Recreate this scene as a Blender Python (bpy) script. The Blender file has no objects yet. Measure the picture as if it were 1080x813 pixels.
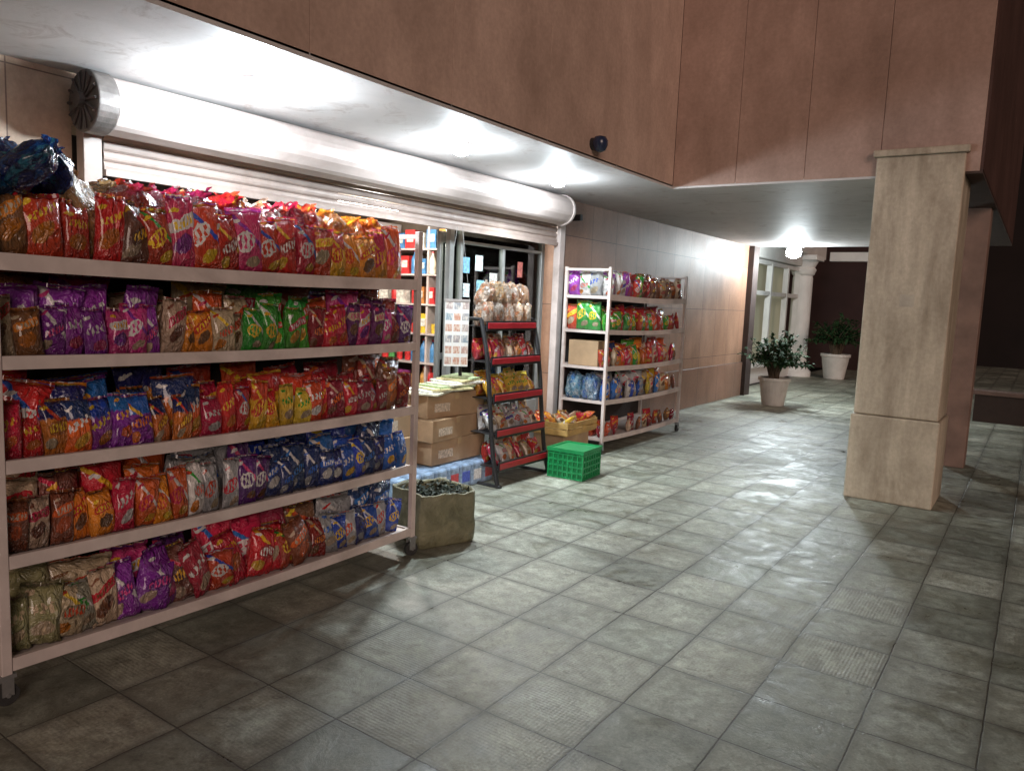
import bpy, bmesh, math, random
from mathutils import Vector, Matrix, noise
R=random.Random(7)
PI=math.pi
scn=bpy.context.scene
col=scn.collection
# ------------------------------------------------------------------ helpers
class MB:
    def __init__(s): s.bm=bmesh.new()
    def box(s,x0,x1,y0,y1,z0,z1,rz=0,rx=0,piv=None):
        vs=[s.bm.verts.new((x,y,z)) for x in(x0,x1) for y in(y0,y1) for z in(z0,z1)]
        for f in((0,1,3,2),(4,6,7,5),(0,4,5,1),(2,3,7,6),(0,2,6,4),(1,5,7,3)): s.bm.faces.new([vs[i] for i in f])
        if rz or rx:
            c=Vector(piv) if piv else Vector(((x0+x1)/2,(y0+y1)/2,(z0+z1)/2))
            m=Matrix.Translation(c)@Matrix.Rotation(rz,4,'Z')@Matrix.Rotation(rx,4,'X')@Matrix.Translation(-c)
            for v in vs: v.co=m@v.co
        return s
    def tube(s,a,b,r0,r1=None,n=10,cap=True):
        r1=r0 if r1 is None else r1
        a=Vector(a);b=Vector(b);d=(b-a).normalized()
        u=d.orthogonal().normalized();w=d.cross(u)
        A=[];B=[]
        for i in range(n):
            t=2*PI*i/n;o=u*math.cos(t)+w*math.sin(t)
            A.append(s.bm.verts.new(a+o*r0));B.append(s.bm.verts.new(b+o*r1))
        for i in range(n):
            j=(i+1)%n;s.bm.faces.new((A[i],A[j],B[j],B[i]))
        if cap: s.bm.faces.new(A[::-1]);s.bm.faces.new(B)
        return s
    def lathe(s,prof,c=(0,0,0),n=24,rip=None):
        rings=[]
        for k,(r,z) in enumerate(prof):
            ring=[]
            for i in range(n):
                t=2*PI*i/n
                rr=r if rip is None else r*(1+rip(k,t))
                ring.append(s.bm.verts.new((c[0]+rr*math.cos(t),c[1]+rr*math.sin(t),c[2]+z)))
            rings.append(ring)
        for a,b in zip(rings,rings[1:]):
            for i in range(n):
                j=(i+1)%n;s.bm.faces.new((a[i],a[j],b[j],b[i]))
        s.bm.faces.new(rings[0][::-1]);s.bm.faces.new(rings[-1])
        return s
    def prism(s,pts,y0,y1):
        A=[s.bm.verts.new((x,y0,z)) for x,z in pts];B=[s.bm.verts.new((x,y1,z)) for x,z in pts]
        n=len(pts)
        for i in range(n):
            j=(i+1)%n;s.bm.faces.new((A[i],A[j],B[j],B[i]))
        s.bm.faces.new(A[::-1]);s.bm.faces.new(B)
        return s
    def mesh(s,name,smooth=False,mat=None):
        bmesh.ops.recalc_face_normals(s.bm,faces=s.bm.faces)
        me=bpy.data.meshes.new(name);s.bm.to_mesh(me);s.bm.free()
        if smooth: me.polygons.foreach_set('use_smooth',[True]*len(me.polygons))
        if mat: me.materials.append(mat)
        return me
    def obj(s,name,mat,parent=None,loc=(0,0,0),rot=(0,0,0),smooth=False,bev=0):
        o=bpy.data.objects.new(name,s.mesh(name,smooth,mat));col.objects.link(o)
        o.location=loc;o.rotation_euler=rot;o.parent=parent
        if bev:
            m=o.modifiers.new('b','BEVEL');m.width=bev;m.segments=2;m.limit_method='ANGLE'
        return o
def tag(o,label,cat,group=None,kind=None):
    if label:o['label']=label
    if cat:o['category']=cat
    if group:o['group']=group
    if kind:o['kind']=kind
    return o
def thing(name,label,cat,loc=(0,0,0),rot=(0,0,0),group=None):
    o=bpy.data.objects.new(name,None);col.objects.link(o);o.location=loc;o.rotation_euler=rot;o.empty_display_size=.1
    return tag(o,label,cat,group)
def struct(o): o['kind']='structure';return o
ORD=['first','second','third','fourth','fifth','sixth','seventh','eighth','ninth','tenth','eleventh','twelfth','thirteenth','fourteenth','fifteenth','sixteenth','seventeenth','eighteenth','nineteenth','twentieth','21st','22nd','23rd','24th','25th','26th','27th','28th','29th','30th']
# ------------------------------------------------------------------ materials
class N:
    def __init__(s,name):
        s.m=bpy.data.materials.new(name);s.m.use_nodes=True
        s.t=s.m.node_tree;s.b=s.t.nodes['Principled BSDF'];s.out=s.t.nodes['Material Output']
    def n(s,t,**k):
        x=s.t.nodes.new(t)
        for a,b in k.items(): setattr(x,a,b)
        return x
    def l(s,a,b): s.t.links.new(a,b)
    def coord(s,kind='Object',scale=(1,1,1),loc=(0,0,0),rot=(0,0,0)):
        c=s.n('ShaderNodeTexCoord');m=s.n('ShaderNodeMapping');s.l(c.outputs[kind],m.inputs[0])
        m.inputs['Scale'].default_value=scale;m.inputs['Location'].default_value=loc;m.inputs['Rotation'].default_value=rot
        return m.outputs[0]
    def noise(s,v,sc,det=4,rough=.6,dist=0):
        x=s.n('ShaderNodeTexNoise');s.l(v,x.inputs['Vector']);x.inputs['Scale'].default_value=sc
        x.inputs['Detail'].default_value=det;x.inputs['Roughness'].default_value=rough;x.inputs['Distortion'].default_value=dist
        return x.outputs['Fac']
    def math(s,op,a,b=None,c=None,clamp=False):
        x=s.n('ShaderNodeMath',operation=op,use_clamp=clamp)
        for i,q in enumerate((a,b,c)):
            if q is None: continue
            if isinstance(q,(int,float)): x.inputs[i].default_value=q
            else: s.l(q,x.inputs[i])
        return x.outputs[0]
    def ramp(s,f,p0,p1,c0=(0,0,0,1),c1=(1,1,1,1)):
        x=s.n('ShaderNodeValToRGB');s.l(f,x.inputs[0]);e=x.color_ramp.elements
        e[0].position=p0;e[1].position=p1;e[0].color=c0 if len(c0)==4 else (*c0,1);e[1].color=c1 if len(c1)==4 else (*c1,1)
        return x.outputs[0]
    def mix(s,f,a,b,mode='MIX'):
        x=s.n('ShaderNodeMix',data_type='RGBA',blend_type=mode)
        for i,q in ((0,f),(6,a),(7,b)):
            if isinstance(q,(int,float)): x.inputs[i].default_value=q
            elif isinstance(q,tuple): x.inputs[i].default_value=(*q,1) if len(q)==3 else q
            else: s.l(q,x.inputs[i])
        return x.outputs[2]
    def bump(s,h,st=.3,d=.01,nrm=None):
        x=s.n('ShaderNodeBump');s.l(h,x.inputs['Height']);x.inputs['Strength'].default_value=st;x.inputs['Distance'].default_value=d
        if nrm is not None:s.l(nrm,x.inputs['Normal'])
        s.l(x.outputs[0],s.b.inputs['Normal']);return x.outputs[0]
    def base(s,c):
        if isinstance(c,tuple): s.b.inputs['Base Color'].default_value=(*c,1)
        else: s.l(c,s.b.inputs['Base Color'])
    def rough(s,r):
        if isinstance(r,(int,float)): s.b.inputs['Roughness'].default_value=r
        else: s.l(r,s.b.inputs['Roughness'])
def simple(name,c,rough=.5,metal=0,var=.25,sc=8,bump=.1,dirt=None):
    k=N(name);v=k.coord('Object')
    f=k.noise(v,sc,5)
    d=tuple(x*(1-var) for x in c);e=tuple(min(1,x*(1+var*.5)) for x in c)
    cc=k.ramp(f,.3,.7,d,e)
    if dirt:
        g=k.noise(v,sc*.35,6,.7,.5);cc=k.mix(k.ramp(g,.52,.75),cc,dirt)
    k.base(cc);k.rough(rough);k.b.inputs['Metallic'].default_value=metal
    if bump:k.bump(k.noise(v,sc*5,4),bump,.005)
    return k.m
def emis(name,c,s):
    k=N(name);k.base(c);k.b.inputs['Emission Color'].default_value=(*c,1);k.b.inputs['Emission Strength'].default_value=s
    return k.m
def floor_mat():
    k=N('terrazzo_tiles');v=k.coord('Object',loc=(.43,.13,0))
    wv=k.n('ShaderNodeTexNoise');k.l(v,wv.inputs['Vector']);wv.inputs['Scale'].default_value=6;wv.inputs['Detail'].default_value=5
    ws=k.n('ShaderNodeVectorMath',operation='MULTIPLY_ADD');k.l(wv.outputs['Color'],ws.inputs[0]);ws.inputs[1].default_value=(.011,.011,0);k.l(v,ws.inputs[2]);vb=ws.outputs[0]
    def brick(c1,c2,mo,ms,sm=.1):
        b=k.n('ShaderNodeTexBrick',offset=0.0,squash=1.0);k.l(vb,b.inputs['Vector'])
        b.inputs['Color1'].default_value=c1;b.inputs['Color2'].default_value=c2;b.inputs['Mortar'].default_value=mo
        b.inputs['Scale'].default_value=1;b.inputs['Mortar Size'].default_value=ms;b.inputs['Mortar Smooth'].default_value=sm
        b.inputs['Brick Width'].default_value=.4;b.inputs['Row Height'].default_value=.4;b.inputs['Bias'].default_value=0
        return b
    b=brick((.25,.27,.23,1),(.43,.44,.38,1),(.06,.062,.05,1),.0036,.4)
    id_=brick((0,0,0,1),(1,1,1,1),(0,0,0,1),.0045)
    edge=brick((0,0,0,1),(0,0,0,1),(1,1,1,1),.05,1.0)
    idf=id_.outputs['Color']
    n1=k.noise(v,.9,6,.65,.6);n2=k.noise(v,13,7,.72);n3=k.noise(v,90,3,.7);n4=k.noise(v,3.5,8,.75,1.2)
    c=k.mix(1,b.outputs['Color'],k.ramp(n1,.34,.66,(.64,.63,.6),(1.12,1.12,1.09)),'MULTIPLY')
    c=k.mix(1,c,k.ramp(n4,.38,.6,(.64,.62,.57),(1.1,1.1,1.1)),'MULTIPLY')
    c=k.mix(.9,c,k.ramp(n2,.34,.68,(.58,.57,.55),(1.22,1.22,1.22)),'MULTIPLY')
    c=k.mix(.8,c,k.ramp(n3,.3,.7,(.68,.68,.68),(1.27,1.27,1.27)),'MULTIPLY')
    ed=k.math('MULTIPLY',edge.outputs['Color'],k.ramp(n2,.38,.58))
    c=k.mix(k.math('MULTIPLY',ed,.65),c,(.075,.072,.06))
    spots=k.ramp(k.noise(v,20,5,.65,.8),.58,.68)
    c=k.mix(k.math('MULTIPLY',spots,.5),c,(.07,.062,.05))
    sp2=k.ramp(k.noise(v,1.7,8,.75,1.5),.54,.66)
    c=k.mix(k.math('MULTIPLY',sp2,.42),c,(.09,.085,.068))
    k.base(c)
    rg=k.math('ADD',k.math('MULTIPLY',k.ramp(n4,.35,.6),.32),.24)
    rg=k.math('ADD',rg,k.math('MULTIPLY',idf,.14))
    k.rough(rg)
    k.b.inputs['Specular IOR Level'].default_value=.5
    # embossed pattern on some tiles
    sp=k.n('ShaderNodeSeparateXYZ');k.l(v,sp.inputs[0])
    ex=k.math('SINE',k.math('MULTIPLY',k.math('ADD',sp.outputs['X'],sp.outputs['Y']),190.0));ey=k.math('SINE',k.math('MULTIPLY',k.math('SUBTRACT',sp.outputs['X'],sp.outputs['Y']),190.0))
    emb=k.math('MULTIPLY',k.ramp(idf,.6,.63),k.math('MULTIPLY',ex,ey))
    h=k.math('SUBTRACT',k.math('MULTIPLY',n2,.6),k.math('MULTIPLY',b.outputs['Fac'],1.1))
    h=k.math('ADD',h,k.math('MULTIPLY',idf,.45))
    h=k.math('ADD',h,k.math('MULTIPLY',emb,.16))
    h=k.math('ADD',h,k.math('MULTIPLY',n4,1.8))
    k.bump(h,.6,.006)
    return k.m
def stone(name,c0,c1,bw,rh,mort=(.05,.035,.03),ms=.004,axis='x',rough=.45,streak=.6,offset=0.0,bumpd=.004,stretch=.45,sscale=1.6):
    k=N(name)
    tc=k.n('ShaderNodeTexCoord');sp=k.n('ShaderNodeSeparateXYZ');k.l(tc.outputs['Object'],sp.inputs[0])
    cb=k.n('ShaderNodeCombineXYZ');k.l(sp.outputs['Y' if axis=='x' else 'X'],cb.inputs[0]);k.l(sp.outputs['Z'],cb.inputs[1])
    v=tc.outputs['Object']
    b=k.n('ShaderNodeTexBrick',offset=offset);k.l(cb.outputs[0],b.inputs['Vector'])
    b.inputs['Color1'].default_value=(*c0,1);b.inputs['Color2'].default_value=(*c1,1);b.inputs['Mortar'].default_value=(*mort,1)
    b.inputs['Scale'].default_value=1;b.inputs['Mortar Size'].default_value=ms;b.inputs['Brick Width'].default_value=bw;b.inputs['Row Height'].default_value=rh
    m=k.n('ShaderNodeMapping');k.l(v,m.inputs[0]);m.inputs['Scale'].default_value=(sscale,sscale,sscale*stretch)
    st=k.noise(m.outputs[0],1.6,8,.68,.3)
    n1=k.noise(v,.9,6,.65,.3);n2=k.noise(v,30,6,.7)
    c=k.mix(streak,b.outputs['Color'],k.ramp(st,.32,.68,(.52,.48,.44),(1.15,1.15,1.15)),'MULTIPLY')
    c=k.mix(.8,c,k.ramp(n1,.3,.7,(.7,.68,.66),(1.12,1.12,1.12)),'MULTIPLY')
    c=k.mix(.5,c,k.ramp(n2,.3,.7,(.72,.72,.72),(1.2,1.2,1.2)),'MULTIPLY')
    k.base(c);k.rough(k.math('ADD',k.math('MULTIPLY',n1,.3),rough-.15))
    h=k.math('SUBTRACT',k.math('MULTIPLY',n2,.4),b.outputs['Fac'])
    k.bump(h,.4,bumpd)
    return k.m
STY=0
def bagmat(name,bg,em,ac,pic,wrap=False,top=None,soft=False):
    global STY
    sty=STY%4;STY+=1
    k=N(name);tc=k.n('ShaderNodeTexCoord');g=tc.outputs['Generated']
    oi=k.n('ShaderNodeObjectInfo');rnd=oi.outputs['Random']
    r2=k.math('FRACT',k.math('MULTIPLY',rnd,17.3));r3=k.math('FRACT',k.math('MULTIPLY',rnd,53.7));r4=k.math('FRACT',k.math('MULTIPLY',rnd,91.1))
    sp=k.n('ShaderNodeSeparateXYZ');k.l(g,sp.inputs[0]);x0=sp.outputs['X'];z0=sp.outputs['Z']
    off=k.n('ShaderNodeCombineXYZ');k.l(k.math('MULTIPLY',rnd,37.0),off.inputs[1])
    va=k.n('ShaderNodeVectorMath',operation='ADD');k.l(g,va.inputs[0]);k.l(off.outputs[0],va.inputs[1]);v=va.outputs[0]
    x=k.math('ADD',x0,k.math('MULTIPLY',k.math('SUBTRACT',k.noise(v,3.5,3,.6),.5),.14))
    z=k.math('ADD',z0,k.math('MULTIPLY',k.math('SUBTRACT',k.noise(v,4.3,3,.6),.5),.14))
    z=k.math('ADD',z,k.math('MULTIPLY',k.math('SUBTRACT',r4,.5),.1))
    tl=k.math('SUBTRACT',k.math('MULTIPLY',r2,.4),.4)
    def ell(cx,cz,rx,rz,soft=.1,tilt=True,pw=2.0,jag=0):
        dx=k.math('SUBTRACT',x,cx);dz=k.math('SUBTRACT',z,cz)
        if tilt: dz=k.math('ADD',dz,k.math('MULTIPLY',dx,tl))
        a=k.math('POWER',k.math('ABSOLUTE',k.math('DIVIDE',dx,rx)),pw)
        b=k.math('POWER',k.math('ABSOLUTE',k.math('DIVIDE',dz,rz)),pw)
        s_=k.math('ADD',a,b)
        if jag: s_=k.math('ADD',s_,k.math('MULTIPLY',k.math('SUBTRACT',k.noise(v,11,2,.5),.5),jag))
        return k.ramp(s_,1-soft,1.0,(1,1,1),(0,0,0))
    nz=k.noise(v,9,3,.6)
    if wrap:
        vo=k.n('ShaderNodeTexVoronoi');k.l(v,vo.inputs['Vector']);vo.inputs['Scale'].default_value=3.6
        r=k.n('ShaderNodeSeparateColor');k.l(vo.outputs['Color'],r.inputs[0])
        c=k.mix(k.ramp(r.outputs[0],.4,.44),bg,em);c=k.mix(k.ramp(r.outputs[1],.7,.74),c,ac);c=k.mix(k.ramp(r.outputs[2],.82,.84),c,pic)
        c=k.mix(k.ramp(k.noise(v,5,5,.7,1.5),.35,.6),c,tuple(q*.6 for q in bg))
        if soft: c=k.mix(k.math('MULTIPLY',k.ramp(k.noise(v,6,5,.75,2.5),.54,.62),.6),c,(.8,.78,.76))
    else:
        c=k.mix(k.ramp(k.math('ADD',z,k.math('MULTIPLY',k.math('SINE',k.math('MULTIPLY',x,5)),.06)),.4,.44),tuple(q*.75 for q in bg),bg)
        if top: c=k.mix(k.ramp(k.math('ADD',z,k.math('MULTIPLY',nz,.15)),.72,.76),c,top)
        p=k.mix(k.ramp(nz,.42,.5),pic,tuple(min(1,q*.45) for q in pic))
        vo=k.n('ShaderNodeTexVoronoi');k.l(v,vo.inputs['Vector']);vo.inputs['Scale'].default_value=8
        p=k.mix(k.ramp(vo.outputs['Distance'],.2,.5),p,tuple(q*.5 for q in pic))
        if sty==0: E=(.5,.6,.36,.1);P=(.55,.27,.28,.12)
        elif sty==1: E=(.42,.52,.26,.13);P=(.62,.2,.22,.09)
        elif sty==2: E=(.5,.7,.36,.07);P=(.45,.4,.28,.15)
        else: E=(.55,.5,.28,.1);P=(.3,.22,.2,.11)
        c=k.mix(ell(P[0],P[1],P[2],P[3],.2,jag=.5),c,p)
        if sty in(1,3):
            bd=k.math('ABSOLUTE',k.math('SUBTRACT',k.math('ADD',z,k.math('MULTIPLY',x,.7)),1.05))
            c=k.mix(k.ramp(bd,.04,.06,(1,1,1),(0,0,0)),c,ac)
        ww=k.math('SINE',k.math('ADD',k.math('MULTIPLY',x,34+9*sty),k.math('MULTIPLY',nz,5)))
        w2=k.math('SINE',k.math('ADD',k.math('MULTIPLY',x,17),k.math('MULTIPLY',z,46)))
        wv=k.math('ADD',ww,k.math('MULTIPLY',w2,.8))
        if sty==1: c=k.mix(ell(E[0],E[1],E[2]+.03,E[3]+.03,jag=.9),c,em)
        elif sty==2: c=k.mix(ell(E[0],E[1],E[2]+.04,E[3]+.02,pw=6.0),c,ac)
        elif sty==3: c=k.mix(ell(E[0],E[1],E[2]+.04,E[3]+.03,pw=3.0,jag=.3),c,tuple(q*.5 for q in bg))
        reg=ell(E[0],E[1],E[2],E[3]*.8,pw=4.0)
        ink=bg if sty==1 else em
        c=k.mix(k.math('MULTIPLY',k.ramp(wv,-.5,-.35),reg),c,tuple(q*.4 for q in ac) if sty==0 else ac)
        c=k.mix(k.math('MULTIPLY',k.ramp(wv,-.15,.0),reg),c,ink)
        c=k.mix(ell(.22,.86,.12,.035),c,em)
    hs=k.n('ShaderNodeHueSaturation');k.l(c,hs.inputs['Color'])
    k.l(k.math('ADD',k.math('MULTIPLY',rnd,.04),.48),hs.inputs['Hue']);k.l(k.math('ADD',k.math('MULTIPLY',r3,.5),.8),hs.inputs['Value']);hs.inputs['Saturation'].default_value=1.0
    k.base(hs.outputs[0])
    k.rough(.22 if not wrap else .16)
    k.b.inputs['Specular IOR Level'].default_value=.85
    k.b.inputs['Coat Weight'].default_value=.7;k.b.inputs['Coat Roughness'].default_value=.07
    f1=k.noise(v,3.0,4,.55,1.1)
    k.bump(k.math('ABSOLUTE',k.math('SUBTRACT',f1,.5)),1.0,.055 if not wrap else .12)
    tr=k.n('ShaderNodeBsdfTranslucent');k.l(hs.outputs[0],tr.inputs[0])
    ms=k.n('ShaderNodeMixShader');ms.inputs[0].default_value=.18 if not wrap else .4
    k.l(k.b.outputs[0],ms.inputs[1]);k.l(tr.outputs[0],ms.inputs[2]);k.l(ms.outputs[0],k.out.inputs[0])
    return k.m
RED=(.6,.02,.025);YEL=(.85,.5,.03);WH=(.75,.72,.7);ORG=(.78,.2,.02);BLU=(.02,.11,.5);NAV=(.015,.03,.14)
PUR=(.28,.03,.36);GRN=(.04,.36,.03);CRM=(.6,.45,.3);BRN=(.24,.09,.035);PNK=(.65,.05,.2);GRY=(.38,.39,.4);TEAL=(.05,.3,.4);OLV=(.3,.28,.14)
def BMk(w,*specs,**kw):
    return (w,[bagmat('foil_'+w.replace(' ','_').replace('-','_'),*s,**kw) for s in specs])
BM={
 'red':BMk('bright red',(RED,YEL,WH,ORG),(RED,WH,BLU,YEL),((.5,.015,.03),ORG,YEL,CRM)),
 'redw':BMk('red and white',(RED,WH,YEL,YEL),(RED,WH,GRN,WH)),
 'redy':BMk('red and yellow',((.45,.02,.02),YEL,GRN,YEL),(RED,YEL,RED,ORG)),
 'dred':BMk('dark red',((.3,.015,.02),ORG,CRM,BRN),((.36,.02,.03),WH,YEL,CRM)),
 'pink':BMk('pink',(PNK,WH,PUR,CRM),(PNK,YEL,WH,PUR)),
 'pur':BMk('purple',(PUR,PNK,WH,CRM),(PUR,WH,YEL,PNK)),
 'dpur':BMk('dark purple',((.1,.02,.17),WH,PNK,BRN),((.14,.02,.14),PNK,CRM,BRN)),
 'purb':BMk('purple and orange',(PUR,ORG,YEL,ORG),(PUR,YEL,ORG,ORG),top=BLU),
 'org':BMk('orange',(ORG,RED,WH,YEL),(ORG,YEL,RED,BRN)),
 'orgb':BMk('orange and navy',((.7,.18,.03),YEL,RED,CRM),(ORG,WH,NAV,YEL),top=NAV),
 'grn':BMk('green',(GRN,YEL,WH,CRM),(GRN,WH,RED,YEL)),
 'yel':BMk('yellow',(YEL,RED,WH,ORG),((.85,.58,.06),GRN,RED,CRM)),
 'yelr':BMk('yellow and red',((.85,.42,.03),RED,YEL,YEL),top=RED),
 'crm':BMk('cream and brown',(CRM,BRN,RED,BRN),(CRM,RED,YEL,ORG)),
 'olv':BMk('pale olive and cream',(OLV,CRM,WH,CRM),((.42,.4,.3),GRN,WH,CRM)),
 'brn':BMk('brown',(BRN,CRM,ORG,ORG),((.2,.08,.05),YEL,RED,CRM)),
 'blu':BMk('bright blue',(BLU,WH,RED,YEL),(BLU,YEL,WH,CRM)),
 'nav':BMk('navy blue',(NAV,WH,BLU,WH),(NAV,BLU,WH,GRY)),
 'gry':BMk('silvery grey',(GRY,BLU,WH,CRM),((.45,.46,.48),RED,WH,CRM)),
 'wht':BMk('white',(WH,PUR,BLU,CRM),(WH,RED,GRN,ORG)),
 'wred':BMk('red wrapped',(RED,(.75,.08,.03),(.4,.015,.02),YEL),wrap=True),
 'wpnk':BMk('pinkish red wrapped',((.6,.03,.07),RED,PNK,WH),wrap=True),
 'worg':BMk('orange wrapped',(ORG,(.9,.35,.05),YEL,RED),wrap=True),
 'wblu':BMk('dark blue glossy',(NAV,(.02,.14,.4),(.015,.06,.25),TEAL),wrap=True),
 'wwht':BMk('white and grey',((.5,.5,.48),WH,GRY,CRM),wrap=True,soft=True),
 'wtan':BMk('tan clear-plastic',((.45,.25,.12),(.6,.3,.12),(.5,.12,.05),ORG),wrap=True,soft=True),
 'wbrd':BMk('pale bread-coloured',((.65,.5,.36),(.72,.4,.15),(.75,.7,.62),(.7,.25,.06)),wrap=True,soft=True),
 'wwat':BMk('blue and clear',((.2,.4,.6),(.5,.62,.7),BLU,WH),wrap=True,soft=True),
}
M_white=simple('white_painted_metal',(.6,.52,.49),.4,0,.2,5,.08,dirt=(.32,.26,.23))
M_grey=simple('grey_metal',(.3,.3,.3),.4,.6,.2,20)
M_black=simple('black_metal',(.025,.025,.027),.4,.2,.3,10)
M_rub=simple('dark_rubber',(.03,.03,.03),.6,0,.3,30)
M_redp=simple('red_plastic',(.36,.02,.03),.35,0,.2,8)
M_green=simple('green_plastic',(.012,.26,.08),.35,0,.25,10)
M_card=simple('cardboard',(.36,.24,.14),.75,0,.25,5,.15,dirt=(.25,.16,.09))
M_tape=simple('packing_tape',(.45,.32,.18),.25,0,.1,9)
M_wood=simple('pale_wood',(.48,.3,.1),.6,0,.35,12,.2)
M_back=simple('added_rack_backing',(.03,.02,.018),.8,0,.4,6,.1)  # for the dark sheet added behind each rack
# ------------------------------------------------------------------ ground
M_floor=floor_mat()
struct(MB().box(-4.9,30,-6,60,-.2,0).obj('pavement',M_floor))
M_asph=simple('asphalt',(.05,.045,.04),.85,0,.3,3,.4)
struct(MB().box(-300,300,-300,300,-.4,-.204).obj('ground',M_asph))
# ------------------------------------------------------------------ building
M_fas=stone('pink_stone_panels',(.53,.375,.305),(.56,.4,.325),40,40,axis='x',streak=.5,rough=.65)
M_wall=stone('brown_stone_wall',(.35,.195,.125),(.41,.24,.16),.62,.78,mort=(.1,.055,.04),axis='x',streak=.65,rough=.55)
M_beige=stone('beige_stone_wall',(.6,.43,.31),(.64,.47,.35),.6,.9,mort=(.25,.16,.12),axis='x',streak=.6,rough=.5)
k=N('soffit_paint');v=k.coord('Object')
c=k.ramp(k.noise(v,1.2,6,.65,.4),.3,.7,(.46,.44,.43),(.6,.57,.56));c=k.mix(k.ramp(k.noise(v,3,7,.75,1),.54,.72),c,(.33,.28,.26));k.base(c);k.rough(.6);k.bump(k.noise(v,20,5),.15,.006)
M_soff=k.m
M_dark=simple('dark_render',(.05,.03,.025),.8,0,.3,2,.2)
bl=thing('shop_building','pink stone panelled building over the lit kiosk with a pale overhanging soffit','building')
MB().box(-9,-3.13,-4,7.13,2.77,7.5).obj('upper_core',M_dark,bl)
MB().box(-9,-.53,7.13,14.2,2.77,7.5).obj('rear_core',M_dark,bl)
p=MB();ys=[-3.0,-1.9,-.8,.3,1.45,2.6,3.7,4.8,5.9,7.1]
for a,b in zip(ys,ys[1:]):
    for z0,z1 in((2.752,4.6),(4.6,6.9)): p.box(-3.128,-3.1,a+.002,b-.002,z0+.002,z1-.002)
p.obj('street_facade',M_fas,bl,bev=.002)
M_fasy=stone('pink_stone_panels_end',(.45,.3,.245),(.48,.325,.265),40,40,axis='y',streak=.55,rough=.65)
p=MB();xs=[-3.1,-2.48,-1.86,-1.25,-.52]
for a,b in zip(xs,xs[1:]):
    for z0,z1 in((2.752,4.6),(4.6,6.9)): p.box(a+.002,b-.002,7.1,7.128,z0+.002,z1-.002)
p.obj('end_facade',M_fasy,bl,bev=.002)
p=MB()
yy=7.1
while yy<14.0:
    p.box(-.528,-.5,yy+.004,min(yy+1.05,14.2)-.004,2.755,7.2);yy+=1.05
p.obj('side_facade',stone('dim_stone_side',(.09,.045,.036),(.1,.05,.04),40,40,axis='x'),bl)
p=MB();p.box(-4.6,-3.1,-3,7.1,2.735,2.768);p.box(-4.6,-.9,7.102,14.2,2.735,2.768);p.obj('soffit',M_soff,bl)
MB().box(-.898,-.5,7.102,14.2,2.735,2.766).obj('shaded_soffit_edge',simple('soffit_edge_shade',(.06,.035,.028),.8),bl)  # outer soffit strip, its shade put into a darker brown colour
MB().box(-.76,-.54,9.3,9.6,0,2.734).obj('rear_pier',simple('pier_stone',(.2,.12,.09),.75,0,.4,3),bl,bev=.008)
MB().box(-4.9,-4.5,-3,2.12,0,2.734).obj('wall',M_beige,bl)
MB().box(-4.9,-4.5,7.28,14.0,0,2.734).obj('wall',M_wall,bl)
MB().box(-4.499,-4.47,7.3,13.9,0.0,.62).obj('wall_dado',stone('brown_dado',(.28,.16,.11),(.33,.19,.14),.9,.62,axis='x'),bl,bev=.004)
MB().box(-4.9,-4.4,13.9,14.2,0,2.734).obj('end_pilaster',M_dark,bl)
MB().box(-4.78,-4.5,2.12,7.28,2.45,2.734).obj('lintel',M_beige,bl)
M_in=simple('interior_wall',(.2,.15,.11),.7,0,.3,2)
MB().box(-8.2,-8.1,1.9,7.6,0,2.7).obj('interior_wall',M_in,bl)
MB().box(-8.1,-4.9,7.45,7.55,0,2.7).obj('interior_wall',M_in,bl)
MB().box(-8.1,-4.9,1.9,2.0,0,2.7).obj('interior_wall',M_in,bl)
MB().box(-8.1,-4.79,2.0,7.45,2.55,2.6).obj('interior_ceiling',M_in,bl)
MB().box(-8.1,-4.9,2.0,7.45,-.1,.004).obj('interior_floor',simple('interior_floor',(.3,.28,.25),.4),bl)
MB().box(-4.86,-4.82,2.0,4.35,.004,2.548).obj('added_dark_screen',simple('added_screen_dark',(.045,.03,.025),.8,0,.5,5,.3),bl)  # added screen that blocks lamp light and keeps the kiosk dark behind the near rack
# shutter
sh=thing('roller_shutter','long white roller shutter drum and slatted curtain above the kiosk opening','shutter')
M_sh=simple('shutter_paint',(.54,.46,.43),.4,0,.15,3,.06,dirt=(.4,.32,.29))
M_sl=simple('slat_paint',(.36,.285,.25),.5,0,.2,5,.08,dirt=(.25,.19,.16))
cx,cz,r=-4.32,2.56,.155
pts=[]
for i in range(30):
    t=2*PI*i/30;rr=r*(1 if i%3 else .975);pts.append((cx+rr*math.cos(t),cz+rr*math.sin(t)))
MB().prism(pts,2.22,7.02).obj('drum',M_sh,sh)
p=MB();p.tube((cx,2.1,cz),(cx,2.215,cz),.165,.165,32)
p.obj('motor_cap',simple('cap_grey',(.17,.15,.14),.5,.2,.4,12,.3),sh,bev=.008)
p=MB()
for i in range(14):
    t=2*PI*i/14;c_,s_=math.cos(t),math.sin(t)
    p.tube((cx+c_*.04,2.094,cz+s_*.04),(cx+c_*.15,2.094,cz+s_*.15),.007,.009,6)
p.tube((cx,2.06,cz),(cx,2.098,cz),.04,.04,14);p.obj('cap_ribs',simple('cap_dark',(.12,.1,.095),.5,.3,.3,12),sh)
MB().tube((cx,7.022,cz),(cx,7.06,cz),.165,.165,28).obj('end_cap',M_sh,sh,bev=.005)
p=MB();z=2.45
while z>2.26:
    p.prism([(-4.44,z),(-4.43,z-.012),(-4.427,z-.028),(-4.43,z-.044),(-4.44,z-.055)],2.26,7.14);z-=.057
p.prism([(-4.45,z+.01),(-4.41,z+.01),(-4.41,z-.025),(-4.45,z-.025)],2.26,7.14)
p.obj('slat_curtain',M_sl,sh)
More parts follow.
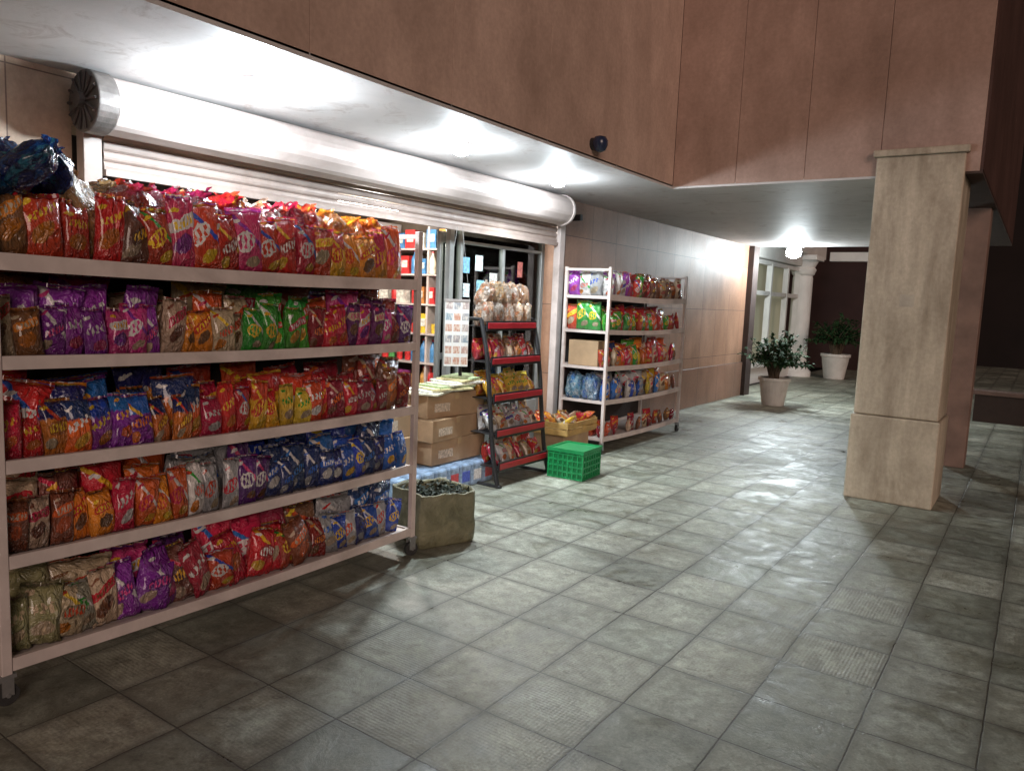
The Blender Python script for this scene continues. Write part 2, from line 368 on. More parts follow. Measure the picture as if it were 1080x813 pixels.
for y in(2.13,7.15): MB().box(-4.47,-4.39,y,y+.1,0,2.43).obj('guide_rail',M_white if y>3 else M_sl,sh,bev=.004)
M_lamp=emis('lamp_glow',(.9,.96,1),200)
def light(kind,name,loc,e,c,**kw):
    l=bpy.data.lights.new(name,kind);l.energy=e;l.color=c
    for a,b in kw.items(): setattr(l,a,b)
    o=bpy.data.objects.new(name,l);col.objects.link(o);o.location=loc;return o
for i,(x,y,e,es) in enumerate(((-3.66,2.7,80,80),(-3.68,4.52,30,200),(-3.8,6.1,27,200))):
    t=thing('downlight',['lit soffit downlight above the near snack rack','lit soffit downlight above the kiosk doorway, between two others','lit soffit downlight nearest the far rack and the fascia corner'][i],'ceiling light',(x,y,2.734),group='round downlights in the soffit')
    MB().lathe([(.085,0),(.088,-.006),(.078,-.02),(.065,-.02)],n=24).obj('trim_ring',M_white,t)
    MB().lathe([(.06,-.0205),(.066,-.045),(.055,-.075),(.02,-.09)],n=18).obj('bulb',M_lamp,t,smooth=True)
    light('POINT','downlight_lamp',(x,y,2.734-.17),e,(.8,.92,1),shadow_soft_size=.05)
    light('SPOT','downlight_beam',(x,y,2.734-.1),es,(.84,.96,1),shadow_soft_size=.06,spot_size=math.radians(138 if i else 120),spot_blend=.7)
t=thing('flood_light','bright white flood lamp at the far end of the arcade ceiling','lamp',(-3.72,14.0,2.734))
MB().box(-.02,.02,-.02,.02,-.05,0).obj('bracket',M_grey,t)
MB().box(-.12,.12,-.03,.05,-.18,-.05).obj('housing',M_grey,t,bev=.01)
MB().lathe([(.02,-.22),(.11,-.18),(.13,-.11),(.11,-.05),(.02,-.03)],c=(0,-.06,0),n=18).obj('lens',emis('flood_glow',(.9,.97,1),300),t,smooth=True)
light('SPOT','flood_lamp',(-3.5,13.8,2.5),230,(.84,.96,1),shadow_soft_size=.09,spot_size=math.radians(125),spot_blend=.9).rotation_euler=Vector((.35,-.75,-1)).to_track_quat('-Z','Y').to_euler()
light('POINT','flood_halo',(-3.6,13.75,2.45),48,(.82,.95,1),shadow_soft_size=.05)
light('POINT','flood_lamp_back',(-4.1,14.9,2.5),110,(.86,.97,1),shadow_soft_size=.1)
t=thing('tube_light','white tube light on the kiosk ceiling inside','ceiling light',(-5.9,5.6,2.55))
MB().box(-.04,.04,-.62,.62,-.04,0).obj('batten',M_white,t);MB().tube((0,-.58,-.06),(0,.58,-.06),.016).obj('tube',emis('tube_glow',(1,.95,.85),25),t)
light('POINT','interior_lamp',(-5.7,5.6,2.3),170,(1,.94,.85),shadow_soft_size=.15)
t=thing('security_camera','small dark blue security camera low on the pink fascia','camera',(-3.1,5.47,2.86))
MB().tube((0,0,0),(.04,0,0),.05,.045,18).obj('mount',M_black,t)
MB().lathe([(.01,-.07),(.045,-.055),(.062,-.015),(.062,.02),(.045,.05),(.01,.06)],c=(.07,0,0),n=18).obj('dome',simple('navy_plastic',(.02,.03,.07),.25),t,smooth=True)
t=thing('wall_camera','tiny dark camera under the soffit beside the shutter drum','camera',(-4.5,7.5,2.55))
MB().box(0,.05,-.02,.02,-.02,.02).obj('arm',M_grey,t);MB().box(.05,.16,-.03,.03,-.05,.02,rx=.1).obj('camera_body',M_black,t,bev=.008)
# square column
M_colm=stone('travertine_column',(.52,.445,.34),(.55,.475,.37),9,40,axis='y',streak=1.0,rough=.6,ms=.0,stretch=.22,sscale=2.6)
cl=thing('stone_column','square beige stained stone column standing at the pavement edge','column',(-.945,7.4,0))
MB().box(-.325,.325,-.34,.31,.74,2.9).obj('shaft',M_colm,cl,bev=.012)
MB().box(-.343,.343,-.36,.33,0,.735).obj('plinth',M_colm,cl,bev=.012)
MB().box(-.35,.35,-.365,-.296,2.9,2.955).obj('capital_slab',M_colm,cl,bev=.008)
MB().box(-.05,.06,-.343,-.3412,1.67,1.77).obj('paper_notice',simple('faded_paper',(.46,.4,.32),.85),cl)
# ------------------------------------------------------------------ beyond
fb=thing('far_shopfront','white framed lit shopfront and cornice beyond the arcade','building')
M_wf=simple('white_render',(.6,.58,.55),.6,0,.15,2)
MB().box(-5.6,-5.0,14.22,22,3.0,6).obj('upper_wall',M_wf,fb)
MB().box(-5.6,-5.0,14.22,19.4,0,.35).obj('sill_wall',M_wf,fb)
p=MB()
for y in(14.25,15.6,16.9,18.2,19.2): p.box(-5.05,-4.93,y,y+.1,.35,2.6)
for z in(.35,1.9,2.55): p.box(-5.04,-4.94,14.3,19.25,z,z+.09)
p.obj('window_frame',M_wf,fb)
MB().box(-5.3,-5.28,14.25,19.4,.35,2.6).obj('window_pane',emis('lit_room',(.3,.29,.2),.3),fb)
MB().box(-5.6,-4.85,14.22,19.0,2.66,2.95).obj('cornice',M_wf,fb,bev=.02)
MB().box(-5.0,-4.72,14.21,19.0,2.951,3.08).obj('cornice_moulding',M_wf,fb,bev=.02)
t=thing('round_column','white round classical column with a moulded capital beside the far shopfront','column',(-4.92,19.45,0))
MB().lathe([(.36,0),(.36,.12),(.3,.18),(.24,.26),(.235,2.4),(.22,2.45),(.27,2.5)],n=28).obj('shaft',M_wf,t,smooth=False)
MB().lathe([(.26,2.5),(.3,2.6),(.26,2.66),(.34,2.82)],n=28).obj('capital',M_wf,t)
MB().box(-.38,.38,-.38,.38,2.82,2.94).obj('abacus',M_wf,t,bev=.01)
MB().box(-4.5,-2.2,20.2,20.5,2.86,3.08).obj('entrance_beam',M_wf,fb)
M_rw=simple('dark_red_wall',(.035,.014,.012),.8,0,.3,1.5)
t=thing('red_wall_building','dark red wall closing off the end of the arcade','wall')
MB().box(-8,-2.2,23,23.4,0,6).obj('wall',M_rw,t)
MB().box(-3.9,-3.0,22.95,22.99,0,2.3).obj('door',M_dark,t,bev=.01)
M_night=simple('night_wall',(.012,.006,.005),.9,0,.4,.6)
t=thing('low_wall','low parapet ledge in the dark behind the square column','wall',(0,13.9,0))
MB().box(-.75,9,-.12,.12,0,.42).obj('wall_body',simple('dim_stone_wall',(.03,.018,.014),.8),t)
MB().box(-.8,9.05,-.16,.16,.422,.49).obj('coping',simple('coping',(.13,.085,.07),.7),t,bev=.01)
t=thing('dark_building','large unlit building across the street at the right edge','building',(8,30,0))
MB().box(-14,20,0,6,0,18).obj('wall',M_night,t)
for i in range(5):
    for j in range(4): MB().box(-5+4*i,-3.4+4*i,-.05,-.01,1.5+3.5*j,3.3+3.5*j).obj('window',M_black,t)
# ------------------------------------------------------------------ racks
def shelf_mb(L,D,lip,sag):
    p=MB();n=12
    for i in range(n):
        a=L*i/n;b=L*(i+1)/n;za=-sag*math.sin(PI*i/n);zb=-sag*math.sin(PI*(i+1)/n)
        for (x0,x1,z0,z1) in((-D+.02,-.02,-.012,0),(-.022,.0,-lip*.6,lip*.4),(-D,-D+.018,-lip*.6,lip*.4)):
            q=[(x0,a,z0+za),(x1,a,z0+za),(x1,a,z1+za),(x0,a,z1+za),(x0,b,z0+zb),(x1,b,z0+zb),(x1,b,z1+zb),(x0,b,z1+zb)]
            vs=[p.bm.verts.new(c) for c in q]
            for f in((0,1,2,3),(7,6,5,4),(0,4,5,1),(1,5,6,2),(2,6,7,3),(3,7,4,0)): p.bm.faces.new([vs[j] for j in f])
    bmesh.ops.remove_doubles(p.bm,verts=p.bm.verts,dist=.0001)
    return p
ZS=[.16,.555,.915,1.30,1.665]
def make_rack(loc,L,D,label,sag=.012):
    t=thing('display_rack',label,'rack',loc,group='white wheeled display racks')
    for x in(-.016,-D+.016):
        for y in(-.02,L+.02):
            MB().box(x-.016,x+.016,y-.018,y+.018,.1,1.97).obj('post',M_white,t,bev=.003)
    for i,z in enumerate(ZS):
        shelf_mb(L,D,.062 if i==4 else .05,sag).obj('shelf',M_white,t,loc=(0,0,z))
        for y in(-.02,L+.02): MB().box(-D+.03,-.03,y-.008,y+.008,z-.025,z+.005).obj('end_rail',M_white,t)
    MB().box(-D-.012,-D-.004,.0,L,.14,1.72).obj('added_dark_backing',M_back,t)  # added dark sheet, covers the brightly lit gaps seen between the bags
    for y in(-.02,L+.02): MB().box(-D+.03,-.03,y-.01,y+.01,1.93,1.955).obj('top_rail',M_white,t)
    for x in(-.016,-D+.016):
        for y in(-.02,L+.02):
            c=MB().box(-.02,.02,-.03,.03,.105,.12).box(-.022,-.016,-.02,.02,.04,.105).box(.016,.022,-.02,.02,.04,.105).obj('caster',M_grey,t,loc=(x,y,0),rot=(0,0,R.uniform(-.5,.9)))
            MB().tube((-.013,.0,.042),(.013,.0,.042),.042,.042,18).obj('wheel',M_rub,c)
            MB().tube((-.026,.0,.042),(.026,.0,.042),.008,.008,8).obj('axle',M_grey,c)
    return t
rack1=make_rack((-3.05,1.18,0),2.2,.5,'white wheeled display rack closest to the viewer, five shelves packed with snacks')
rack2=make_rack((-3.7,7.1,0),2.0,.56,'white wheeled display rack beyond the kiosk against the brown wall',.018)
# ------------------------------------------------------------------ bags
def bag_mesh(seed,w,h,t):
    rr=random.Random(seed);p=MB();nu,nv=16,18;ph=rr.uniform(0,6);kk=rr.uniform(7,13);so=Vector((seed*3.1,0,0))
    lean=rr.uniform(-.008,.008);tw=rr.uniform(-.12,.12);sl=rr.uniform(-.01,.01)
    def fin(co,v):
        a=tw*v;c_,s_=math.cos(a),math.sin(a);x,y=co.x,co.y
        return Vector((x*c_-y*s_+sl*v*v,x*s_+y*c_+.01*math.sin(ph+2)*v*v*v,co.z))
    for side in(1,-1):
        g=[]
        for j in range(nv+1):
            v=j/nv;e=max(0,math.sin(PI*v**.92))**.5;row=[]
            for i in range(nu+1):
                u=-1+2*i/nu
                th=t/2*e*max(0,1-abs(u)**3.2)**.5
                th*=1+.2*math.sin(u*kk*.6+ph)*(1-e)
                y=side*th+.006*math.sin(u*kk+ph)*(1-e)**1.2
                x=u*w/2*(1-.06*e)+lean*math.sin(PI*v)
                z=v*h*(1-.02*abs(math.sin(u*2+ph))*v)
                P=Vector((x,y,z))
                nn=noise.noise_vector(Vector((x,y*.5,z))*28+so)*.003*e
                ridge=abs(noise.noise(Vector((x,y,z))*18+so*2))*.008*e*side
                n2=noise.noise_vector(P*9+so)*.004
                row.append(p.bm.verts.new(fin(P+nn+Vector((0,ridge,0))+n2*v,v)))
            g.append(row)
        for j in range(nv):
            for i in range(nu): p.bm.faces.new((g[j][i],g[j][i+1],g[j+1][i+1],g[j+1][i]))
    bmesh.ops.remove_doubles(p.bm,verts=p.bm.verts,dist=.0008)
    body=p.mesh('bag_body_mesh',True);body.materials.append(None)
    q=MB();top=[];bot=[];n=nu*2
    for i in range(n+1):
        u=-1+2*i/n;y=.006*math.sin(u*kk+ph);x=u*w/2
        z=h*(1-.02*abs(math.sin(u*2+ph)))
        P=Vector((x,y,z));P=fin(P+noise.noise_vector(P*9+so)*.004,1)+Vector((0,0,-.004))
        bot.append(q.bm.verts.new(P));top.append(q.bm.verts.new(P+Vector((0,.003*math.sin(i*.9),.016+(.003 if i%2 else 0)))))
    for i in range(n): q.bm.faces.new((bot[i],bot[i+1],top[i+1],top[i]))
    seal=q.mesh('seal_mesh',True);seal.materials.append(None)
    return body,seal
BAGS=[bag_mesh(s,.12+.01*(s%4),.195+.012*((s*2)%5),.062+.01*(s%4)) for s in range(1,13)]
def sack_mesh(seed,w,h,t):
    rr=random.Random(seed);p=MB();n=30;so=Vector((seed*5.3,1,0));prof=[(.5,0),(.82,.02),(.97,.12),(1,.3),(.99,.55),(.93,.72),(.76,.84),(.46,.91),(.34,.94),(.36,.96),(.42,.98),(.44,1.0)]
    rings=[];ph=rr.uniform(0,6)
    for k_,(r_,z_) in enumerate(prof):
        ring=[]
        for i in range(n):
            a=2*PI*i/n
            rip=(.22*math.sin(a*7+ph)+.12*math.sin(a*11+ph*2))*(max(0,z_-.5)/.5)
            ca,sa=math.cos(a),math.sin(a)
            se=(abs(ca)**3+abs(sa)**3)**(-1/3)
            f=r_*(1+rip)*(se if z_<.6 else 1)
            co=Vector((ca*f*w/2,sa*f*t/2,z_*h))
            co+=noise.noise_vector(co*13+so)*.026*(0 if k_==0 else 1)+noise.noise_vector(co*35+so)*.008
            if k_>8: co+=Vector((.02*math.sin(ph),.015*math.cos(ph),.012*math.sin(3*a+ph)))
            ring.append(p.bm.verts.new(co))
        rings.append(ring)
    for a,b in zip(rings,rings[1:]):
        for i in range(n):
            j=(i+1)%n;p.bm.faces.new((a[i],a[j],b[j],b[i]))
    p.bm.faces.new(rings[0][::-1])
    me=p.mesh('tied_pack_mesh',True);me.materials.append(None)
    return me
SACKS=[sack_mesh(s,.23,.32,.2) for s in range(1,6)]
def setmat(o,m):
    o.material_slots[0].link='OBJECT';o.material_slots[0].material=m
def bag(key,loc,label,group,rz=PI/2,rx=0,ry=0,s=1,sx=1,mi=None):
    words,ms=BM[key];m=R.choice(ms) if mi is None else ms[mi%len(ms)]
    body,seal=R.choice(BAGS)
    o=bpy.data.objects.new('snack_bag',body);col.objects.link(o);setmat(o,m)
    o.location=loc;o.rotation_euler=(rx,ry,rz);o.scale=(s*sx,s,s)
    q=bpy.data.objects.new('crimped_seal',seal);col.objects.link(q);setmat(q,m);q.parent=o
    tag(o,label.replace('@',words),'snack bag',group)
    return o
def sack(key,loc,label,group,rz=PI/2,rx=0,ry=0,s=1,sz=1):
    words,ms=BM[key];m=R.choice(ms)
    o=bpy.data.objects.new('tied_snack_pack',R.choice(SACKS));col.objects.link(o);setmat(o,m)
    o.location=loc;o.rotation_euler=(rx,ry,rz);o.scale=(s,s,s*sz)
    tag(o,label.replace('@',words),'snack pack',group);return o
SN=['bottom','fourth','middle','second','top']
GN='snack bags on the near rack'
R1={3:'crm brn pur pur pur pink pink pur crm org org crm crm grn grn grn grn grn dred red red dpur pink dpur pink dred dpur',
    2:'red red orgb orgb purb purb purb orgb orgb orgb redw red red yelr yelr yel yel redw red dred redw dred red dred brn dred',
    1:'brn crm brn org org redw org org org wht gry gry dpur dpur nav nav nav nav nav nav blu blu nav nav blu blu'}
def zs(i,t,sag=.012): return ZS[i]+.002-sag*math.sin(PI*t)
for si,seq in R1.items():
    ks=seq.split();n=len(ks);L=2.2
    for i,kx in enumerate(ks):
        t=(i+.5)/n;y=1.18+L*t+R.uniform(-.01,.01)
        bag(kx,(-3.05-.075+R.uniform(-.022,.012),y,zs(si,t)),f'@ snack bag, {ORD[i]} from left, front row, {SN[si]} shelf, near rack',GN,
            rz=PI/2+R.uniform(-.3,.3),rx=R.uniform(-.18,.05),ry=R.uniform(-.12,.12),s=R.uniform(.86,1.02),sx=R.uniform(.72,.86),mi=i//3)
    for i in range(13):
        t=(i+.5)/13;kx=R.choice(ks[max(0,int(t*n)-1):int(t*n)+2])
        bag(kx,(-3.05-.17+R.uniform(-.03,.02),1.18+L*t+R.uniform(-.02,.02),zs(si,t)),f'@ snack bag, {ORD[i]} from left, behind front row, {SN[si]} shelf, near rack',GN,
            rz=PI/2+R.uniform(-.4,.4),rx=R.uniform(-.1,.12),ry=R.uniform(-.2,.2),s=R.uniform(1.12,1.27),sx=1.05)
    for i in range(8):
        t=(i+.5)/8;kx=ks[int(t*n)]
        bag(kx,(-3.05-.33,1.18+L*t,zs(si,t)),f'@ snack bag, {ORD[i]} from left, rearmost row, {SN[si]} shelf, near rack',GN,
            rz=PI/2+R.uniform(-.2,.2),ry=R.uniform(-.1,.1),s=1.33,sx=1.5)
G='packs on the top shelf of the near rack'
for i,(kx,y) in enumerate([('brn',1.24),('redy',1.36),('redy',1.48),('redy',1.6),('brn',1.71),('redy',1.82),('pink',1.93),('red',2.04),('redw',2.15),('pink',2.26),('red',2.37),('redw',2.48),('red',2.59),('red',2.7),('yelr',2.81),('org',2.92),('org',3.03),('yelr',3.14),('org',3.25)]):
    bag(kx,(-3.13,y,ZS[4]),f'@ snack bag, {ORD[i]} from left, front row, top shelf, near rack',GN,rz=PI/2+R.uniform(-.3,.3),rx=R.uniform(-.15,0),ry=R.uniform(-.15,.15),s=R.uniform(1.12,1.3),sx=.9)
for i,(kx,y) in enumerate([('wblu',1.26),('wtan',1.55),('wpnk',1.78),('wpnk',1.95),('wpnk',2.12),('wred',2.29),('wpnk',2.46),('wred',2.62),('wred',2.78),('worg',2.94),('worg',3.1),('worg',3.25)]):
    sack(kx,(-3.27,y,ZS[4]+.02),f'@ pack, {ORD[i]} from left, middle row, top shelf, near rack',G,rz=PI/2+R.uniform(-.5,.5),ry=R.uniform(-.25,.25),s=R.uniform(1.0,1.12))
for i,(kx,y) in enumerate([('wblu',1.22),('wblu',1.38),('wwht',1.55),('wtan',1.7),('wpnk',1.86),('wpnk',2.03),('wbrd',2.2),('wred',2.36),('wbrd',2.54),('worg',2.7),('wbrd',2.86),('worg',3.04),('worg',3.22)]):
    sack(kx,(-3.42,y,ZS[4]-.005),f'@ pack, {ORD[i]} from left, back row, top shelf, near rack',G,rz=PI/2+R.uniform(-.5,.5),ry=R.uniform(-.25,.25),s=R.uniform(1.15,1.27))
for i,(x,y,z,rx) in enumerate([(-3.2,1.2,1.88,.5),(-3.22,1.33,1.92,-.4),(-3.25,1.46,1.9,.3),(-3.18,1.27,1.96,.8)]):
    sack('wblu',(x,y,z),f'dark blue glossy pack heaped at the left end of the top shelf, {ORD[i]} placed',G,rz=R.uniform(0,3),rx=rx,ry=R.uniform(-.5,.5),s=.66)
for i,(kx,y) in enumerate([('olv',1.22),('olv',1.31),('crm',1.4),('olv',1.49),('crm',1.57),('pur',1.66),('pur',1.76),('pur',1.86),('brn',1.95),('dred',2.04),('red',2.13),('redy',2.23),('redw',2.33),('red',2.43),('redy',2.52),('brn',2.62),('dred',2.71),('gry',2.8),('blu',2.88),('gry',2.96),('nav',3.04),('blu',3.12),('gry',3.2),('blu',3.28)]):
    bag(kx,(-3.14,y,zs(0,(y-1.18)/2.2)),f'@ snack bag, {ORD[i]} from left, front row, bottom shelf, near rack',GN,rz=PI/2+R.uniform(-.45,.45),rx=R.uniform(-.3,.0),ry=R.uniform(-.3,.3),s=R.uniform(.95,1.15) if y<2.7 else R.uniform(.8,.95))
for i,(kx,y) in enumerate([('olv',1.3),('crm',1.5),('pink',1.72),('dpur',1.92),('red',2.12),('red',2.32),('dred',2.52),('brn',2.72),('gry',2.92),('nav',3.12),('nav',3.28)]):
    bag(kx,(-3.26,y,ZS[0]),f'@ snack bag, {ORD[i]} from left, back row, bottom shelf, near rack',GN,rz=PI/2+R.uniform(-.3,.3),ry=R.uniform(-.2,.2),s=1.3,sx=1.35)
R2={4:'wht pur wht wht pur redw red grn dred redw brn crm brn crm brn crm brn crm brn',
    3:'grn grn grn redw grn redw grn red grn redw grn redw red redw grn red dred red',
    2:'redw red crm orgb org redw org grn yel org redw crm dred redw crm org red brn',
    1:'blu wht blu gry blu wht blu gry blu gry yel crm blu yel crm org crm brn',
    0:'red redw brn dred crm red crm dred brn redw crm dred brn red brn crm brn dred'}
for si,seq in R2.items():
    ks=seq.split();n=len(ks);L=2.0
    for i,kx in enumerate(ks):
        if si==0 and i in(4,5,9,12,15): continue
        t=(i+.5)/n;y=7.1+L*t+R.uniform(-.012,.012)
        bag(kx,(-3.7-.07+R.uniform(-.03,.01),y,zs(si,t,.018)),f'@ snack bag, {ORD[i]} from left, front row, {SN[si]} shelf, far rack','snack bags on the far rack',
            rz=PI/2+R.uniform(-.4,.4),rx=R.uniform(-.2,.1),ry=R.uniform(-.12,.12),s=(R.uniform(.8,.98) if si else R.uniform(.55,.75))*(1.2 if si==4 else 1),sx=.85)
    for i in range(8):
        if si==0 and i%2: continue
        t=(i+.8)/9;kx=ks[int(t*n)]
        bag(kx,(-3.92,7.12+L*t,ZS[si]),f'@ snack bag, {ORD[i]} from left, back row, {SN[si]} shelf, far rack','snack bags on the far rack',rz=PI/2+R.uniform(-.4,.4),ry=R.uniform(-.15,.15),s=1.15 if si else .7,sx=1.4)
for si,kk_ in((4,['gry','wht','pur']),(3,['grn','grn','red']),(1,['wwat','wwat']),(0,['wred','wred'])):
    for j,kx in enumerate(kk_):
        lab=f'@ pack, left end of the {SN[si]} shelf, far rack, {ORD[j]} from the front'
        if kx in('wwat','wred'): sack(kx,(-3.93-.2*j,7.19,ZS[si]),lab,'packs at the end of the far rack',s=.9 if si else .6)
        else: bag(kx,(-3.92-.13*j,7.16,ZS[si]),lab,'snack bags on the far rack',rz=R.uniform(-.2,.3),s=1.25)
def carton(loc,w,d,h,label,rz=0,group='cardboard cartons by the kiosk door',m=None):
    t=thing('carton',label,'cardboard box',loc,(0,0,rz),group)
    MB().box(-w/2,w/2,-d/2,d/2,0,h).obj('box_body',m or M_card,t,bev=.006)
    MB().box(-w/2-.0015,w/2+.0015,-.025,.025,h*.72,h+.0015).obj('tape',M_tape,t)
    MB().box(w/2+.001,w/2+.0025,-d*.38,-d*.12,h*.25,h*.6).obj('printed_label',simple('carton_print',(.6,.5,.4),.7,0,.6,60),t)
    return t
carton((-4.02,7.24,ZS[2]+.004),.36,.24,.27,'brown carton standing on the middle shelf at the left end of the far rack',group='cartons on the far rack')
# ------------------------------------------------------------------ stand
def make_stand():
    t=thing('snack_stand','black framed stand with sloping red trays in front of the kiosk glass','display stand',(-3.65,5.12,0))
    W=.8
    for y in(0,W):
        p=MB();pts=[(0,.0),(-.06,.25),(-.1,.55),(-.13,.85),(-.17,1.15),(-.24,1.42)]
        for a,b in zip(pts,pts[1:]): p.tube((a[0],y,a[1]),(b[0],y,b[1]),.02,.02,8)
        p.tube((.03,y,.01),(-.45,y,.01),.017,.017,8);p.tube((-.45,y,.0),(-.45,y,1.4),.015,.015,8);p.tube((-.24,y,1.42),(-.45,y,1.42),.015,.015,8)
        p.obj('side_frame',M_black,t)
    for z,xf in((.17,-.02),(.45,-.06),(.75,-.1),(1.06,-.14),(1.36,-.2)):
        q=MB();q.box(-.43,xf,.02,W-.02,z-.008,z);q.box(xf,xf+.012,.02,W-.02,z-.04,z+.045);q.obj('tray',M_black,t)
        MB().box(xf+.0125,xf+.018,.03,W-.03,z-.02,z+.03).obj('tray_front',M_redp,t,bev=.003)
    return t
make_stand()
G='packs on the red tray stand'
for (z,xf,ks) in((1.36,-.2,['wbrd']*5),(1.06,-.14,['red','redw','dred','crm','brn','redw','dred']),(.75,-.1,['yel','yelr','yel','yel','yel','yel','yel']),(.45,-.06,['wht','crm','wht','gry','wht','crm']),(.17,-.02,['redw','wht','crm','redw','crm','redw'])):
    for i,kx in enumerate(ks):
        y=5.16+.74*(i+.5)/len(ks);nm={1.36:'top',1.06:'second',.75:'third',.45:'fourth',.17:'lowest'}[z]
        lab=f'@ pack, {ORD[i]} from left, {nm} red tray of the stand'
        if kx=='wbrd':
            sack(kx,(-3.65+xf-.1,y,z),lab+', lower layer',G,rz=R.uniform(0,3),s=.74)
            sack(kx,(-3.65+xf-.14,y+.02,z+.16),lab+', upper layer',G,rz=R.uniform(0,3),rx=.3,s=.7)
        else:
            bag(kx,(-3.65+xf-.06,y,z),lab+', front',G,rz=PI/2+R.uniform(-.4,.4),rx=-.55 if z<.9 else -.3,s=.8)
            bag(kx,(-3.65+xf-.2,y+.03,z),lab+', behind',G,rz=PI/2+R.uniform(-.4,.4),rx=-.2,s=.88)
carton((-4.14,4.98,.215),.34,.72,.2,'wide brown carton at the bottom of the right-hand stack by the doorway')
carton((-4.12,4.93,.417),.32,.74,.18,'wide brown carton in the middle of the right-hand stack by the doorway',.09)
carton((-4.15,4.96,.6),.33,.7,.2,'wide brown carton on top of the right-hand stack by the doorway',-.07)
carton((-4.2,4.3,.215),.34,.4,.26,'lower small carton of the left-hand stack by the doorway')
carton((-4.2,4.32,.477),.3,.36,.24,'upper small carton of the left-hand stack by the doorway',.12)
M_pk=simple('blue_white_pack',(.3,.42,.6),.35,0,.7,14)
prints=[simple('pack_print',c,.4,0,.4,50) for c in((.75,.75,.77),(.6,.08,.1),(.1,.15,.6))]
for i in range(8):
    t=thing('wrapped_pack',f'blue and white shrink wrapped pack on the floor under the cartons, {ORD[i]} from the left','pack',(-4.02,4.16+.158*i,0),(0,0,R.uniform(-.04,.04)),group='wrapped packs under the cartons')
    MB().box(-.16,.16,-.073,.073,.0,.205).obj('pack_body',M_pk,t,bev=.02)
    MB().box(.161,.163,-.05,.05,.05,.14).obj('printed_panel',prints[i%3],t)
pp=[simple('newsprint',(.6,.58,.45),.7,0,.5,40),simple('paper_green',(.35,.45,.25),.7,0,.5,40),simple('paper_yellow',(.6,.55,.3),.7,0,.5,40),simple('paper_white',(.7,.7,.65),.7,0,.5,40)]
for i in range(8):
    t=MB().box(-.15,.15,-.2,.2,0,.014).obj('newspaper',pp[(i*3)%4],None,(-4.1+R.uniform(-.04,.05),4.72+.07*i,.803+.0145*i),(0,0,R.uniform(-.4,.4)))
    tag(t,f'folded newspaper in the pile on the cartons, {ORD[i]} from the bottom','newspaper','newspapers on the cartons')
# picture sheet
t=thing('poster_board','white hanging sheet of small product pictures beside the doorway','poster',(-4.0,4.93,1.02),(0,0,-.8))
k=N('poster_print');tc=k.n('ShaderNodeTexCoord')
vo=k.n('ShaderNodeTexBrick',offset=0.0);sp=k.n('ShaderNodeSeparateXYZ');k.l(tc.outputs['Generated'],sp.inputs[0]);cb=k.n('ShaderNodeCombineXYZ');k.l(sp.outputs['Y'],cb.inputs[0]);k.l(sp.outputs['Z'],cb.inputs[1]);k.l(cb.outputs[0],vo.inputs[0])
vo.inputs['Color1'].default_value=(.35,.16,.1,1);vo.inputs['Color2'].default_value=(.12,.2,.25,1);vo.inputs['Mortar'].default_value=(.5,.52,.52,1);vo.inputs['Scale'].default_value=1;vo.inputs['Brick Width'].default_value=.34;vo.inputs['Row Height'].default_value=.17;vo.inputs['Mortar Size'].default_value=.03
k.base(k.mix(k.math('MULTIPLY',k.ramp(k.noise(tc.outputs['Generated'],14,4),.45,.6),.7),vo.outputs['Color'],(.5,.46,.4)));k.rough(.5);M_post=k.m
MB().box(0,.004,-.1,.1,0,.54).obj('sheet',M_post,t)
MB().box(-.004,.008,-.105,.105,.54,.56).obj('hanger_strip',M_grey,t)
for y in(-.1,.1): MB().tube((.0,y,.56),(.0,y*.2,1.15),.0015,.0015,5).obj('string',M_grey,t)
def crate(t,w,d,h,m,rows,cols):
    p=MB();th=.012
    for x0,x1,y0,y1,ax in((-w/2,w/2,-d/2,-d/2+th,0),(-w/2,w/2,d/2-th,d/2,0),(-w/2,-w/2+th,-d/2+th,d/2-th,1),(w/2-th,w/2,-d/2+th,d/2-th,1)):
        for i in range(rows+1):
            z=h*i/rows;hh=.028 if i==rows else .014
            zz=min(z,h-hh);p.box(x0,x1,y0,y1,zz,zz+hh)
        for i in range(cols+1):
            f=i/cols;e=.0015
            if ax==0:
                x=x0+(x1-x0-.014)*f;p.box(x,x+.014,y0+e,y1-e,.002,h-.002)
            else:
                y=y0+(y1-y0-.014)*f;p.box(x0+e,x1-e,y,y+.014,.002,h-.002)
    p.obj('lattice_wall',m,t)
    MB().box(-w/2+th,w/2-th,-d/2+th,d/2-th,.004,.012).obj('crate_floor',m,t)
    p=MB();p.box(-w/2-.008,w/2+.008,-d/2-.008,-d/2-.0015,h-.03,h+.003).box(-w/2-.008,w/2+.008,d/2+.0015,d/2+.008,h-.03,h+.003).box(-w/2-.008,-w/2-.0015,-d/2-.001,d/2+.001,h-.03,h+.003).box(w/2+.0015,w/2+.008,-d/2-.001,d/2+.001,h-.03,h+.003)
    p.obj('rim',m,t)
t=thing('plastic_crate','bright green plastic crate on the pavement between stand and far rack','crate',(-3.43,6.02,0),(0,0,.06))
crate(t,.36,.38,.27,M_green,5,7)
MB().box(-.165,.165,-.175,.175,.015,.262).obj('inner_liner',simple('green_mid',(.01,.21,.065),.45),t)
carton((-3.93,6.6,0),.36,.5,.275,'plain brown carton holding up the shallow wooden crate',group='cartons under the tray crate')
t=thing('wooden_crate','shallow yellowish wooden crate of snack packets beside the far rack','crate',(-3.92,6.62,.28),(0,0,.05))
p=MB()
for z in(0.01,.075):
    p.box(-.22,.22,-.33,-.318,z,z+.055).box(-.22,.22,.318,.33,z,z+.055).box(-.22,-.208,-.317,.317,z,z+.055).box(.208,.22,-.317,.317,z,z+.055)
p.obj('slat_wall',M_wood,t,bev=.002)
MB().box(-.205,.205,-.315,.315,.0,.008).obj('crate_floor',M_wood,t)
